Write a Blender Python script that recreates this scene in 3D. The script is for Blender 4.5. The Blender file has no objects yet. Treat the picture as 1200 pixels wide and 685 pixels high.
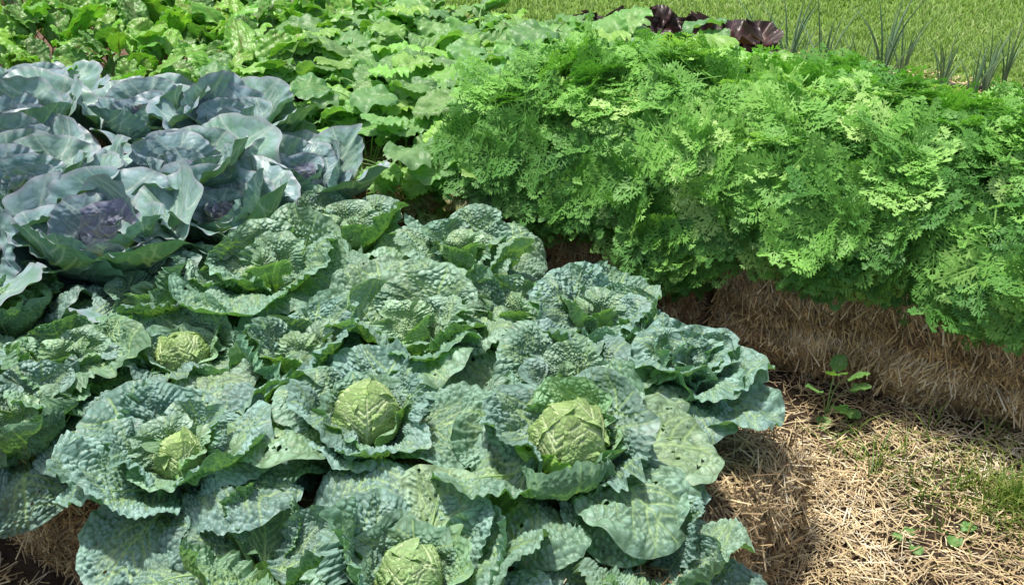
import bpy, math, random
import numpy as np

# ------------------------------------------------------------------ basics
SC = bpy.context.scene
COL = SC.collection
PI = math.pi
R = math.radians
RNG = np.random.default_rng(7)
random.seed(7)
BALE_H = 0.34
TX, TY = math.cos(R(-30)), math.sin(R(-30))     # along the rows
NX, NY = math.cos(R(60)), math.sin(R(60))       # across the rows, away from the viewer


def P(t, n, z=0.0):
    return (t * TX + n * NX, t * TY + n * NY, z)


def TN(x, y):
    return (x * TX + y * TY, x * NX + y * NY)


def mesh_from(name, V, F, mats, attrs=None, fmat=None, smooth=True, uv=None):
    """V (n,3) array, F (m,4) quads or (m,3) triangles, attrs {name: per-vertex floats}."""
    V = np.asarray(V, dtype=np.float32)
    F = np.asarray(F, dtype=np.int32)
    k = F.shape[1]
    me = bpy.data.meshes.new(name)
    me.vertices.add(len(V))
    me.vertices.foreach_set('co', V.ravel())
    me.loops.add(F.size)
    me.loops.foreach_set('vertex_index', F.ravel())
    me.polygons.add(len(F))
    me.polygons.foreach_set('loop_start', np.arange(0, F.size, k, dtype=np.int32))
    me.polygons.foreach_set('loop_total', np.full(len(F), k, dtype=np.int32))
    for m in mats:
        me.materials.append(m)
    if fmat is not None:
        me.polygons.foreach_set('material_index', np.asarray(fmat, dtype=np.int32))
    me.update(calc_edges=True)
    if attrs:
        for an, av in attrs.items():
            a = me.attributes.new(an, 'FLOAT', 'POINT')
            a.data.foreach_set('value', np.asarray(av, dtype=np.float32))
    if uv is not None:
        l = me.uv_layers.new(name='UVMap')
        l.data.foreach_set('uv', np.asarray(uv, dtype=np.float32)[F.ravel()].ravel())
    me.polygons.foreach_set('use_smooth', np.full(len(F), bool(smooth)))
    me.validate()
    return me


def obj(name, me, parent=None, loc=(0, 0, 0), rot=(0, 0, 0), color=None):
    o = bpy.data.objects.new(name, me)
    COL.objects.link(o)
    o.location = loc
    o.rotation_euler = rot
    if parent:
        o.parent = parent
    if color:
        o.color = (*color, 1)
    return o


def thing(name, label, cat, loc=(0, 0, 0), rotz=0.0, group=None):
    o = obj(name, None, None, loc, (0, 0, rotz))
    o.empty_display_size = 0.1
    tag(o, label, cat, group)
    return o


def tag(o, label=None, cat=None, group=None, kind=None):
    if label: o['label'] = label
    if cat: o['category'] = cat
    if group: o['group'] = group
    if kind: o['kind'] = kind
    return o


def wob(x, y, seed, f=1.0, octs=4):
    """cheap smooth 2-D noise, about -1..1"""
    r = np.random.default_rng(seed)
    s = np.zeros_like(x, dtype=float)
    amp, tot = 1.0, 0.0
    for _ in range(octs):
        for _ in range(3):
            a = r.uniform(0, 2 * PI)
            k = f * r.uniform(.7, 1.4)
            s = s + amp * np.sin(k * (x * math.cos(a) + y * math.sin(a)) + r.uniform(0, 6.28))
        tot += amp * 1.7
        amp *= .5
        f *= 2.0
    return s / tot


# ------------------------------------------------------------------ materials
class NT:
    def __init__(s, name):
        s.m = bpy.data.materials.new(name)
        s.m.use_nodes = True
        s.t = s.m.node_tree
        s.t.nodes.clear()

    def n(s, typ, ins=None, **props):
        nd = s.t.nodes.new(typ)
        for k, v in props.items():
            setattr(nd, k, v)
        if ins:
            for k, v in ins.items():
                if isinstance(v, bpy.types.NodeSocket):
                    s.t.links.new(v, nd.inputs[k])
                else:
                    nd.inputs[k].default_value = v
        return nd

    def attr(s, name):
        return s.n('ShaderNodeAttribute', attribute_name=name).outputs['Fac']

    def math(s, op, a, b=0.0, clamp=False):
        nd = s.n('ShaderNodeMath', {0: a, 1: b}, operation=op)
        nd.use_clamp = clamp
        return nd.outputs[0]

    def mix(s, f, a, b, blend='MIX'):
        nd = s.n('ShaderNodeMix', data_type='RGBA', blend_type=blend)
        for i, v in ((0, f), (6, a), (7, b)):
            if isinstance(v, bpy.types.NodeSocket):
                s.t.links.new(v, nd.inputs[i])
            else:
                nd.inputs[i].default_value = (*v, 1) if isinstance(v, tuple) and len(v) == 3 else v
        return nd.outputs[2]

    def ramp(s, f, stops, interp='LINEAR'):
        nd = s.n('ShaderNodeValToRGB', {0: f})
        cr = nd.color_ramp
        cr.interpolation = interp
        while len(cr.elements) < len(stops):
            cr.elements.new(.5)
        for e, (p, c) in zip(cr.elements, stops):
            e.position = p
            e.color = (*c, 1) if isinstance(c, tuple) else (c, c, c, 1)
        return nd.outputs[0]

    def noise(s, vec, scale, detail=4, rough=.55):
        return s.n('ShaderNodeTexNoise', {'Vector': vec, 'Scale': scale, 'Detail': detail, 'Roughness': rough}).outputs['Fac']

    def out(s, shader):
        s.n('ShaderNodeOutputMaterial', {'Surface': shader})
        return s.m


def leaf_material(name, vein_col, back_mul, back_tint, rough=.45, spec=.4, transl=.25, glauc=(.36, .50, .44),
                  glauc_amt=.35, valley=.6, edge_col=None, blot=(.20, .36, .12), blot_amt=.06, bump=.5, bscale=260, coat=0.0):
    T = NT(name)
    oi = T.n('ShaderNodeObjectInfo')
    uv = T.n('ShaderNodeTexCoord').outputs['UV']
    base = oi.outputs['Color']
    rv = T.n('ShaderNodeVectorMath', {0: uv, 1: oi.outputs['Location']}, operation='ADD').outputs[0]
    n1 = T.noise(rv, 14, 3)
    n2 = T.noise(rv, 75, 3)
    blis = T.attr('blis')
    vein = T.attr('vein')
    edge = T.attr('edge')
    # blister shade painted in: valley darker & greener; crest bluer with wax
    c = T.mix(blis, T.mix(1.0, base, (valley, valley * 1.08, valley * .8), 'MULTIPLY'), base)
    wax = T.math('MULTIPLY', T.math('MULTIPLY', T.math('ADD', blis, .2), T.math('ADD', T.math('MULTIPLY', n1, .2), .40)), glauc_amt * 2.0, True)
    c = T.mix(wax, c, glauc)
    c = T.mix(1.0, c, T.ramp(n2, [(.3, .92), (.7, 1.06)]), 'MULTIPLY')
    c = T.mix(T.math('MULTIPLY', T.ramp(n1, [(.5, 0.0), (.72, 1.0)]), blot_amt), c, T.mix(.6, blot, base))
    if edge_col:
        c = T.mix(T.ramp(edge, [(.90, 0.0), (1.0, .6)]), c, edge_col)
    c = T.mix(T.math('MULTIPLY', vein, .85), c, vein_col)
    geo = T.n('ShaderNodeNewGeometry')
    back = T.mix(1.0, T.mix(.45, base, back_tint), (back_mul,) * 3, 'MULTIPLY')
    back = T.mix(1.0, back, T.ramp(blis, [(0, 1.15), (1, .78)]), 'MULTIPLY')  # underside blister hollows darkened too, shade put into the colour
    back = T.mix(T.math('MULTIPLY', vein, .9), back, T.mix(.75, back_tint, vein_col))
    c = T.mix(geo.outputs['Backfacing'], c, back)
    vor = T.n('ShaderNodeTexVoronoi', {'Vector': rv, 'Scale': bscale}, feature='F1').outputs['Distance']
    hgt = T.math('ADD', T.math('MULTIPLY', vor, -.6), T.noise(rv, bscale * .35, 2))
    bmp = T.n('ShaderNodeBump', {'Height': hgt, 'Strength': bump, 'Distance': .0018}).outputs[0]
    bs = T.n('ShaderNodeBsdfPrincipled', {'Base Color': c, 'Roughness': rough, 'Specular IOR Level': spec,
                                          'Normal': bmp})
    tc = T.mix(1.0, c, (1.0, 1.25, .35), 'MULTIPLY')
    tl = T.n('ShaderNodeBsdfTranslucent', {'Color': tc})
    sh = T.n('ShaderNodeMixShader', {0: transl, 1: bs.outputs[0], 2: tl.outputs[0]})
    return T.out(sh.outputs[0])


M = {}
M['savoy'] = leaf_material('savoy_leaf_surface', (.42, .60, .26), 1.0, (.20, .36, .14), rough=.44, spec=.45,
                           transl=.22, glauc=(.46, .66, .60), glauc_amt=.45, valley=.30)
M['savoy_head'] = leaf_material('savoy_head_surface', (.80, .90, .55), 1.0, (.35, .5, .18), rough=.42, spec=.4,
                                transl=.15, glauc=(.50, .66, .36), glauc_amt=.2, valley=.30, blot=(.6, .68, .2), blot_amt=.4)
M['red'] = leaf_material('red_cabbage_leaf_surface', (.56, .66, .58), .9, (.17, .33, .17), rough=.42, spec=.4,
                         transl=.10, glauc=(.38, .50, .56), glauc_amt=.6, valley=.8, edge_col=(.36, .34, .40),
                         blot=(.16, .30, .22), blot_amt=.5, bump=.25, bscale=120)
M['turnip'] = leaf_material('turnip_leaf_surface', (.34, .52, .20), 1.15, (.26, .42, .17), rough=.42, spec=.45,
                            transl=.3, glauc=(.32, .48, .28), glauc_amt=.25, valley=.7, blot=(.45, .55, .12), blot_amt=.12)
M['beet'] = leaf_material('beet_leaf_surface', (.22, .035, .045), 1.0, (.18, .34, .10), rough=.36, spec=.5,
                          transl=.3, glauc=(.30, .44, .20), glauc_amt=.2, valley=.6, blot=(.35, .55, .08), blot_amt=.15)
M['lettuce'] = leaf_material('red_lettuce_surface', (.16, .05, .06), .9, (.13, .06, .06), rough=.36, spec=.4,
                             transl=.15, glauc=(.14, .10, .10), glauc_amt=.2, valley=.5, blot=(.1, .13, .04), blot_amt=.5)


def grass_material(name, c0, c1, c2, transl=.3, rough=.5):
    T = NT(name)
    rnd = T.attr('rnd')
    c = T.ramp(rnd, [(0, c0), (.6, c1), (1, c2)])
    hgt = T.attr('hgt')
    c = T.mix(1.0, c, T.ramp(hgt, [(0, .30), (.7, 1.0)]), 'MULTIPLY')  # painted shade: colour darkens toward blade bases and deep in the foliage
    bs = T.n('ShaderNodeBsdfPrincipled', {'Base Color': c, 'Roughness': rough, 'Specular IOR Level': .3})
    tl = T.n('ShaderNodeBsdfTranslucent', {'Color': T.mix(1.0, c, (1.1, 1.25, .5), 'MULTIPLY')})
    sh = T.n('ShaderNodeMixShader', {0: transl, 1: bs.outputs[0], 2: tl.outputs[0]})
    return T.out(sh.outputs[0])


M['carrot'] = grass_material('carrot_foliage_surface', (.10, .28, .06), (.26, .54, .11), (.50, .73, .25))
M['onion'] = grass_material('onion_leaf_surface', (.16, .30, .16), (.26, .43, .24), (.42, .55, .36))
M['grass'] = grass_material('grass_blade_surface', (.27, .42, .10), (.42, .60, .18), (.62, .70, .33))
M['sprout'] = grass_material('wild_grass_surface', (.13, .28, .05), (.28, .38, .08), (.48, .45, .14))


def straw_material(name, dark=1.0):
    T = NT(name)
    rnd = T.attr('rnd')
    tc = T.n('ShaderNodeTexCoord').outputs['Object']
    k = dark * 1.12
    c = T.ramp(rnd, [(0, (.18 * k, .12 * k, .065 * k)), (.3, (.35 * k, .25 * k, .135 * k)), (.6, (.52 * k, .40 * k, .215 * k)),
                     (.85, (.66 * k, .54 * k, .32 * k)), (1, (.70 * k, .62 * k, .46 * k))])
    n = T.noise(tc, 18, 4)
    c = T.mix(1.0, c, T.ramp(n, [(.3, .5), (.65, 1.1)]), 'MULTIPLY')
    bs = T.n('ShaderNodeBsdfPrincipled', {'Base Color': c, 'Roughness': .55, 'Specular IOR Level': .3})
    return T.out(bs.outputs[0])


M['straw'] = straw_material('straw_stalk', 1.0)
M['straw_old_lifted'] = straw_material('brightened_weathered_straw_stalk', 1.22)  # brighter straw copy, colour lifted to offset shade on the carrot bale faces


def bale_body_material():
    T = NT('packed_straw')
    tc = T.n('ShaderNodeTexCoord').outputs['Object']
    mp = T.n('ShaderNodeMapping', {'Vector': tc, 'Scale': (60, 60, 9)}).outputs[0]
    n = T.noise(mp, 3.0, 5, .7)
    c = T.ramp(n, [(.3, (.09, .06, .035)), (.55, (.25, .18, .11)), (.75, (.42, .32, .20))])
    b = T.n('ShaderNodeBump', {'Height': n, 'Strength': 1.0, 'Distance': .01}).outputs[0]
    bs = T.n('ShaderNodeBsdfPrincipled', {'Base Color': c, 'Roughness': .8, 'Normal': b})
    return T.out(bs.outputs[0])


M['bale'] = bale_body_material()


def ground_material():
    T = NT('soil_and_turf')
    tc = T.n('ShaderNodeTexCoord').outputs['Object']
    nrm = T.n('ShaderNodeVectorMath', {0: tc, 1: (NX, NY, 0)}, operation='DOT_PRODUCT').outputs['Value']
    n = T.noise(tc, 9, 6, .7)
    soil = T.ramp(n, [(.3, (.025, .017, .012)), (.6, (.09, .062, .04)), (.75, (.17, .13, .085))])
    n2 = T.noise(tc, 30, 5, .7)
    turf = T.ramp(n2, [(.3, (.10, .19, .035)), (.7, (.22, .36, .07))])
    mulch = T.ramp(n2, [(.3, (.05, .03, .02)), (.5, (.16, .10, .065)), (.75, (.32, .22, .15))])
    edge = T.math('ADD', nrm, T.math('MULTIPLY', T.noise(tc, 1.6, 3), .5))
    f = T.ramp(T.math('SUBTRACT', edge, 6.15), [(0, 0.0), (.12, 1.0)])
    g = T.ramp(T.math('SUBTRACT', edge, 4.2), [(0, 0.0), (.12, 1.0)])
    c = T.mix(g, soil, mulch)
    c = T.mix(f, c, turf)
    b = T.n('ShaderNodeBump', {'Height': n2, 'Strength': .9, 'Distance': .02}).outputs[0]
    bs = T.n('ShaderNodeBsdfPrincipled', {'Base Color': c, 'Roughness': .9, 'Specular IOR Level': .2, 'Normal': b})
    return T.out(bs.outputs[0])


M['ground'] = ground_material()


def plain(name, col, rough=.5):
    T = NT(name)
    tc = T.n('ShaderNodeTexCoord').outputs['Object']
    n = T.noise(tc, 40, 3)
    c = T.mix(1.0, (*col, 1), T.ramp(n, [(.3, .7), (.7, 1.15)]), 'MULTIPLY')
    bs = T.n('ShaderNodeBsdfPrincipled', {'Base Color': c, 'Roughness': rough})
    return T.out(bs.outputs[0])


M['hose'] = plain('black_rubber', (.02, .02, .022), .4)

# ------------------------------------------------------------------ leaf relief maps
RES = 200


def relief(seed, spacing=.13, nlat=7, sub=True, aniso=False, wide=1.0):
    """blister height, vein mask on the flat leaf disc (along a, across b)."""
    r = np.random.default_rng(seed)
    g = np.linspace(-1, 1, RES)
    A, B = np.meshgrid(g, g, indexing='ij')
    segs = []

    def branch(a, b, ang, ln, w, w1, bend, level):
        n = max(3, int(ln / .07))
        st = ln / n
        pts = [(a, b)]
        for i in range(n):
            na, nb = a + st * math.cos(ang), b + st * math.sin(ang)
            segs.append((a, b, na, nb, w + (w1 - w) * i / n, w + (w1 - w) * (i + 1) / n, level))
            a, b = na, nb
            ang += bend * st + r.normal(0, .05)
            pts.append((a, b, ang))
            if a * a + b * b > 1.02: break
            if level < 2 and sub and i > 0 and i % (2 if level == 1 else 99) == 1:
                for sg in (-1, 1):
                    branch(a, b, ang + sg * r.uniform(.6, .95), ln * .26 * (1.2 - i / n) + .08, w * .45, w * .2, -sg * .8, level + 1)

    branch(-1, 0, 0, 1.95, .040 * wide, .008 * wide, 0, 0)
    for sgn in (-1, 1):
        for i in range(nlat):
            a0 = -.86 + 1.55 * (i + (.25 if sgn > 0 else 0)) / nlat + r.normal(0, .02)
            branch(a0, 0, sgn * r.uniform(.85, 1.1), r.uniform(.75, 1.05) * (1.1 - .45 * i / nlat), .019 * wide, .006 * wide, -sgn * .75, 1)
    vein = np.zeros_like(A)
    dmin = np.full_like(A, 9.)
    for a0, b0, a1, b1, w0, w1, lv in segs:
        d0, d1 = a1 - a0, b1 - b0
        L2 = d0 * d0 + d1 * d1 + 1e-9
        tt = np.clip(((A - a0) * d0 + (B - b0) * d1) / L2, 0, 1)
        d = np.hypot(A - a0 - tt * d0, B - b0 - tt * d1)
        w = w0 + (w1 - w0) * tt
        vein = np.maximum(vein, np.clip(1.35 - d / w, 0, 1) * (1.0, .85, .28)[min(lv, 2)])
        dmin = np.minimum(dmin, d / (1 + 0 * w) * (1.0, 1.25, 1.7)[min(lv, 2)])
    # cells
    def cells(sp, sd):
        rr = np.random.default_rng(sd)
        k = int(2.4 / sp)
        ii, jj = np.meshgrid(np.arange(k), np.arange(k), indexing='ij')
        ca = (-1.2 + sp * (ii + rr.uniform(.1, .9, ii.shape))).ravel()
        cb = (-1.2 + sp * (jj + rr.uniform(.1, .9, jj.shape))).ravel()
        wa = A + .035 * wob(A, B, sd + 1, 9)
        wb = B + .035 * wob(A, B, sd + 2, 9)
        if aniso:
            # cells run outwards with the side veins: radial frame rooted a little below the leaf base
            dd = np.hypot(A + 1.35, np.abs(B) * 1.15)
            aa_ = np.arctan2(B, A + 1.35)
            wa = dd * .72 - .62 + .05 * wob(A, B, sd + 1, 7)
            wb = aa_ * 1.55 + .05 * wob(A, B, sd + 2, 7)
            wa, wb = wa * 1.0 + .25 * np.abs(wb), wb
        F1 = np.full(A.shape, 9.)
        F2 = np.full(A.shape, 9.)
        for x, y in zip(ca, cb):
            d = np.hypot(wa - x, wb - y)
            F2 = np.minimum(F2, np.maximum(F1, d))
            F1 = np.minimum(F1, d)
        return F1 / sp, (F2 - F1) / sp
    f1, e1 = cells(spacing, seed + 10)
    f2, e2 = cells(spacing * .52, seed + 20)
    dome = np.clip(1.15 - f1 ** 2 * 1.9, 0, 1) ** .8 * np.clip(e1 * 3.2, 0, 1) ** .5 * .75 + np.clip(1.1 - f2 ** 2 * 1.9, 0, 1) * np.clip(e2 * 2.5, 0, 1) ** .5 * .25
    gv = np.clip(dmin / .05, 0, 1) ** .7
    h = dome * (.22 + .78 * gv) * (.78 + .35 * wob(A, B, seed + 40, 5, 2))
    net = np.clip(1 - e1 / .13, 0, 1) * .5
    return h.astype(np.float32), vein.astype(np.float32), net.astype(np.float32)


RELIEF = {'savoy': [relief(s, .084, aniso=True, wide=1.4) for s in (11, 12, 13, 14, 15)],
          'savoy_big': [relief(s, .17, aniso=True, wide=1.2) for s in (51, 52)],
          'head': [relief(s, .085, nlat=9, aniso=True, wide=1.5) for s in (31, 32, 33)],
          'smooth': [relief(s, .24, nlat=7, wide=1.3) for s in (41, 42, 43)],
          'beet': [relief(61, .2, nlat=7, sub=False, wide=.6)]}


def sample(T, a, b):
    x = np.clip((a + 1) * .5 * (RES - 1), 0, RES - 1.001)
    y = np.clip((b + 1) * .5 * (RES - 1), 0, RES - 1.001)
    i, j = x.astype(int), y.astype(int)
    fx, fy = x - i, y - j
    return (T[i, j] * (1 - fx) * (1 - fy) + T[i + 1, j] * fx * (1 - fy) + T[i, j + 1] * (1 - fx) * fy + T[i + 1, j + 1] * fx * fy)


def leaf_arrays(L=.2, W=.2, e0=30, e1=-10, epow=1.0, cup=.4, kR=None, ruf=.012, rufk=(5, 8, 13), bl=.0045, pet=.03,
                petr=.006, kind='savoy', tex=0, n=80, seed=0, obov=.35, wave=.012, out=.05, lobes=0.0, tw=0.0, holes=0,
                net=0.0, edgecurl=0.0):
    """A leaf along +X from the origin (stalk of length pet first), angles in degrees of elevation."""
    r = np.random.default_rng(seed)
    g = np.linspace(-1, 1, n)
    S_, T_ = np.meshgrid(g, g, indexing='ij')
    a = S_ * np.sqrt(1 - T_ ** 2 / 2)
    b = T_ * np.sqrt(1 - S_ ** 2 / 2)
    rad = np.sqrt(a * a + b * b)
    th = np.arctan2(b, a)
    rel = RELIEF[kind][tex % len(RELIEF[kind])]
    h, vein, nt = sample(rel[0], a, b), sample(rel[1], a, b), sample(rel[2], a, b)
    # outline
    m = np.zeros_like(a)
    for k in (2, 3, 5, 9, 16, 27):
        m += r.uniform(.4, 1) * np.cos(k * th + r.uniform(0, 6.28)) / (k ** .75)
    m = 1 + out * m
    if lobes:
        m -= lobes * np.abs(np.sin(th * 3.5)) ** 3 * np.clip(1.2 + np.cos(th + PI) * 1.0, 0, 2) * .5
    m -= .10 * np.exp(-((np.abs(th)) / .12) ** 2) * .4           # small notch at the tip
    m = 1 + (m - 1) * rad ** 2
    aa, bb = a * m, b * m
    q = (aa + 1) * .5
    p = bb * (1 + obov * (q - .55)) * W * .5
    # stalk shape near the base
    p = p * (1 - .35 * np.exp(-(np.clip(q, 0, 1) / .10) ** 2))
    # midrib curve
    K = 80
    tot = pet + L * 1.12
    ss = np.linspace(0, tot, K)
    u = np.clip((ss - pet * .5) / L, 0, 1.2)
    el = np.radians(e0 + (e1 - e0) * u ** epow)
    dx = np.cos(el) * (tot / (K - 1))
    dz = np.sin(el) * (tot / (K - 1))
    cx = np.concatenate([[0], np.cumsum(dx)[:-1]])
    cz = np.concatenate([[0], np.cumsum(dz)[:-1]])
    sp = pet + np.clip(q, -.02, 1.12) * L
    CX, CZ, EL = np.interp(sp, ss, cx), np.interp(sp, ss, cz), np.interp(sp, ss, el)
    ap = np.abs(p)
    if kR is not None:
        kap = 1.0 / kR
    else:
        kap = cup / (W * .5)
        if abs(kap) < .05: kap = .05
    phi = kap * ap
    lat = np.sin(phi) / kap * np.sign(p)
    up = (1 - np.cos(phi)) / kap
    edge = np.clip(rad, 0, 1)
    ruf_ = np.zeros_like(a)
    for k in rufk:
        kk = k + r.uniform(-.6, .6)
        ruf_ += np.sin(kk * (th + .35 * np.sin(th * 2 + r.uniform(0, 6))) + r.uniform(0, 6.28)) / (k / rufk[0]) ** .6
    gate = .5 + .5 * wob(a, b, seed + 5, 2.0, 2)
    nrm = ruf * edge ** 3 * ruf_ * (.45 + .9 * gate)
    nrm += wave * wob(a * 1.0, b * 1.0, seed + 9, 3.2, 3)
    nrm += edgecurl * edge ** 6
    nrm -= 0.012 * W / .2 * np.exp(-(ap / (.05 * W)) ** 2) * (1 - np.clip(q, 0, 1)) * .5  # channel on the midrib
    nrm += bl * 2.4 * (h - .35) * np.clip(1.15 - edge ** 8, .35, 1) - net * 0.0
    if net:
        nrm += net * (np.maximum(vein, nt * .8) - .2)
        vein = np.maximum(vein, nt * .9)
    nx = -np.sin(EL)
    nz = np.cos(EL)
    # cross-section normal
    cph, sph = np.cos(phi), np.sin(phi) * np.sign(p)
    X = CX + up * nx + nrm * nx * cph
    Z = CZ + up * nz + nrm * nz * cph
    Y = lat - nrm * sph
    if tw:
        ang = tw * np.clip(q, 0, 1.1)
        dy, dzz = Y, Z - CZ
        Y = dy * np.cos(ang) - dzz * np.sin(ang)
        Z = CZ + dy * np.sin(ang) + dzz * np.cos(ang)
    V = np.stack([X, Y, Z], -1).reshape(-1, 3)
    idx = np.arange(n * n).reshape(n, n)
    F = np.stack([idx[:-1, :-1], idx[1:, :-1], idx[1:, 1:], idx[:-1, 1:]], -1).reshape(-1, 4)
    if holes:
        ca, cb = r.uniform(-.1, .85, holes), r.uniform(-.8, .8, holes)
        rr = r.uniform(.012, .04, holes)
        fa = a.ravel()[F].mean(1)
        fb = b.ravel()[F].mean(1)
        keep = np.ones(len(F), bool)
        for x, y, z in zip(ca, cb, rr):
            keep &= np.hypot(fa - x, (fb - y) * 1.2) > z
        F = F[keep]
    at_b, at_v, at_e = h.ravel(), np.clip(vein, 0, 1).ravel(), edge.ravel()
    uv = np.stack([(q * L).ravel() + seed * .37 % 3, p.ravel()], -1)
    # stalk and midrib tube underneath
    if petr > 0:
        m_ = 7
        ks = 18
        s2 = np.linspace(0, pet + L * .8, ks)
        px, pz, pe = np.interp(s2, ss, cx), np.interp(s2, ss, cz), np.interp(s2, ss, el)
        rr = petr * np.clip(1 - (s2 / (pet + L * .8)) ** 1.3, .05, 1) * (1 + .5 * np.exp(-(s2 / .02) ** 2))
        al = np.linspace(0, 2 * PI, m_, endpoint=False)
        sy = np.outer(rr, np.cos(al)) * 1.15
        sn = np.outer(rr, np.sin(al)) - rr[:, None] * .82 - (s2[:, None] > pet) * .002
        TVx = px[:, None] + sn * (-np.sin(pe))[:, None]
        TVz = pz[:, None] + sn * np.cos(pe)[:, None]
        if tw:
            pass
        TV = np.stack([TVx, sy, TVz], -1).reshape(-1, 3)
        i2 = np.arange(ks * m_).reshape(ks, m_) + len(V)
        TF = np.stack([i2[:-1], i2[1:], np.roll(i2[1:], -1, 1), np.roll(i2[:-1], -1, 1)], -1).reshape(-1, 4)
        V = np.vstack([V, TV])
        F = np.vstack([F, TF])
        k = ks * m_
        at_b = np.concatenate([at_b, np.full(k, .7)])
        at_v = np.concatenate([at_v, np.full(k, .95)])
        at_e = np.concatenate([at_e, np.full(k, 0.)])
        uv = np.vstack([uv, np.stack([np.repeat(s2, m_), sy.ravel()], -1)])
    return V, F, {'blis': at_b, 'vein': at_v, 'edge': at_e}, uv


def leaf_mesh(mat, **kw):
    V, F, A, uv = leaf_arrays(**kw)
    return mesh_from('leaf', V, F, [mat], A, uv=uv)


def join_arrays(parts):
    Vs, Fs, As, Us, off = [], [], {}, [], 0
    for V, F, A, uv in parts:
        Vs.append(V); Fs.append(F + off); off += len(V); Us.append(uv)
        for k, v in A.items(): As.setdefault(k, []).append(v)
    return np.vstack(Vs), np.vstack(Fs), {k: np.concatenate(v) for k, v in As.items()}, np.vstack(Us)


def rotz(V, ang):
    c, s = math.cos(ang), math.sin(ang)
    return np.stack([V[:, 0] * c - V[:, 1] * s, V[:, 0] * s + V[:, 1] * c, V[:, 2]], -1)


# ------------------------------------------------------------------ cabbage heads
def head_mesh(Rh, seed, az0, n=110, mat='savoy_head', squash=1.0, open_=0.0):
    """wrapped leaves over a core; the outermost has its midrib towards az0. Base at z=0."""
    parts = []
    r = np.random.default_rng(seed)
    # core ball
    k = 24
    th = np.linspace(0.02, PI - .02, k)
    ph = np.linspace(0, 2 * PI, 2 * k, endpoint=False)
    TH, PH = np.meshgrid(th, ph, indexing='ij')
    rr = Rh * .93
    V = np.stack([rr * np.sin(TH) * np.cos(PH), rr * np.sin(TH) * np.sin(PH), Rh - rr * np.cos(TH)], -1).reshape(-1, 3)
    i2 = np.arange(k * 2 * k).reshape(k, 2 * k)
    F = np.stack([i2[:-1], i2[1:], np.roll(i2[1:], -1, 1), np.roll(i2[:-1], -1, 1)], -1).reshape(-1, 4)
    z = np.zeros(len(V))
    parts.append((V, F, {'blis': z + .3, 'vein': z, 'edge': z}, np.stack([TH.ravel() * Rh, PH.ravel() * Rh], -1)))
    for i, (daz, fac, end) in enumerate([(2.6, .90, 205), (-2.0, .93, 195), (1.15, .965, 178), (-.25, 1.0, 158)]):
        rad = Rh * fac
        sweep = end
        V, F, A, uv = leaf_arrays(L=R(sweep) * rad / 1.0, W=rad * (2.45 + r.uniform(-.1, .15)), e0=0, e1=sweep, kR=rad, ruf=Rh * .055 * (1 + open_),
                                  rufk=(4, 7, 12, 19), bl=-.0010, pet=0.0, petr=0, kind='head', tex=seed + i, n=n, seed=seed * 7 + i,
                                  obov=.25, wave=.0015, out=.045, net=.0034, edgecurl=-Rh * (.09 + .05 * open_))
        V = rotz(V, az0 + daz)
        V[:, 2] += Rh - rad
        parts.append((V, F, A, uv))
    V, F, A, uv = join_arrays(parts)
    V[:, 2] *= squash
    # leaf normals point to the centre: flip so the outside counts as the upper face
    F = F[:, ::-1]
    return mesh_from('head', V, F, [M[mat]], A, uv=uv)


CLR = {'blue': (.205, .395, .330), 'teal': (.145, .285, .215), 'green': (.125, .340, .060), 'mid': (.165, .365, .170),
       'pale': (.27, .455, .24), 'yellow': (.38, .66, .08), 'head': (.36, .57, .16), 'headblue': (.34, .57, .21)}


def jit(c, s=.10):
    k = 1 + random.uniform(-s, s)
    return tuple(v * k * (1 + random.uniform(-s, s) * .5) for v in c)


def cabbage(name, label, loc, size, leaves, head=None, seed=0, kind='savoy', group=None, mat='savoy', n=118, petz=.035, az=0.0, open_front=32):
    """leaves: list of dicts(az, tone, and leaf_arrays keywords; L/W in units of size)."""
    root = thing(name, label, 'cabbage', loc, 0, group)
    if head:
        h = dict(head)
        Rh = h.pop('R') * size
        clr = h.pop('tone', 'head')
        dz = h.pop('z', .0)
        off = h.pop('off', (0, 0))
        obj('head', head_mesh(Rh, seed + 3, R(h.pop('az', -90)), **h), root, (off[0], off[1], petz + dz), color=jit(CLR[clr], .05))
    for i, lf in enumerate(leaves):
        k = dict(lf)
        az_ = k.pop('az')
        tone = k.pop('tone', 'blue')
        z = k.pop('z', 0.0)
        roll = k.pop('roll', random.uniform(-9, 9))
        if k.pop('open', True):
            f = max(0.0, math.cos(R(az_ + az + 80))) ** 2
            k['e1'] = k['e1'] - open_front * f * (1 if k['e1'] > 20 else .3)
            k['e0'] = k['e0'] - 6 * f
        k['L'] = k['L'] * size
        k['W'] = k['W'] * size
        k.setdefault('tex', seed + i)
        k.setdefault('seed', seed * 31 + i)
        k.setdefault('kind', kind)
        k.setdefault('n', n)
        me = leaf_mesh(M[mat], **k)
        c = CLR[tone] if isinstance(tone, str) else tone
        obj('leaf', me, root, (0, 0, petz + z), (R(roll), 0, R(az_ + az)), color=jit(c))
    # short stump under the leaves
    al = np.linspace(0, 2 * PI, 10, endpoint=False)
    zz = np.array([-.05, 0, petz, petz + .02])
    rr = np.array([.016, .014, .015, .012])
    V = np.stack([np.outer(rr, np.cos(al)), np.outer(rr, np.sin(al)), np.repeat(zz[:, None], 10, 1)], -1).reshape(-1, 3)
    i2 = np.arange(40).reshape(4, 10)
    F = np.stack([i2[:-1], np.roll(i2[:-1], -1, 1), np.roll(i2[1:], -1, 1), i2[1:]], -1).reshape(-1, 4)
    q = np.zeros(40)
    obj('stalk', mesh_from('stalk', V, F, [M[mat]], {'blis': q + .5, 'vein': q + .9, 'edge': q}, uv=V[:, :2]), root, color=(.25, .35, .15))
    return root


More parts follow.
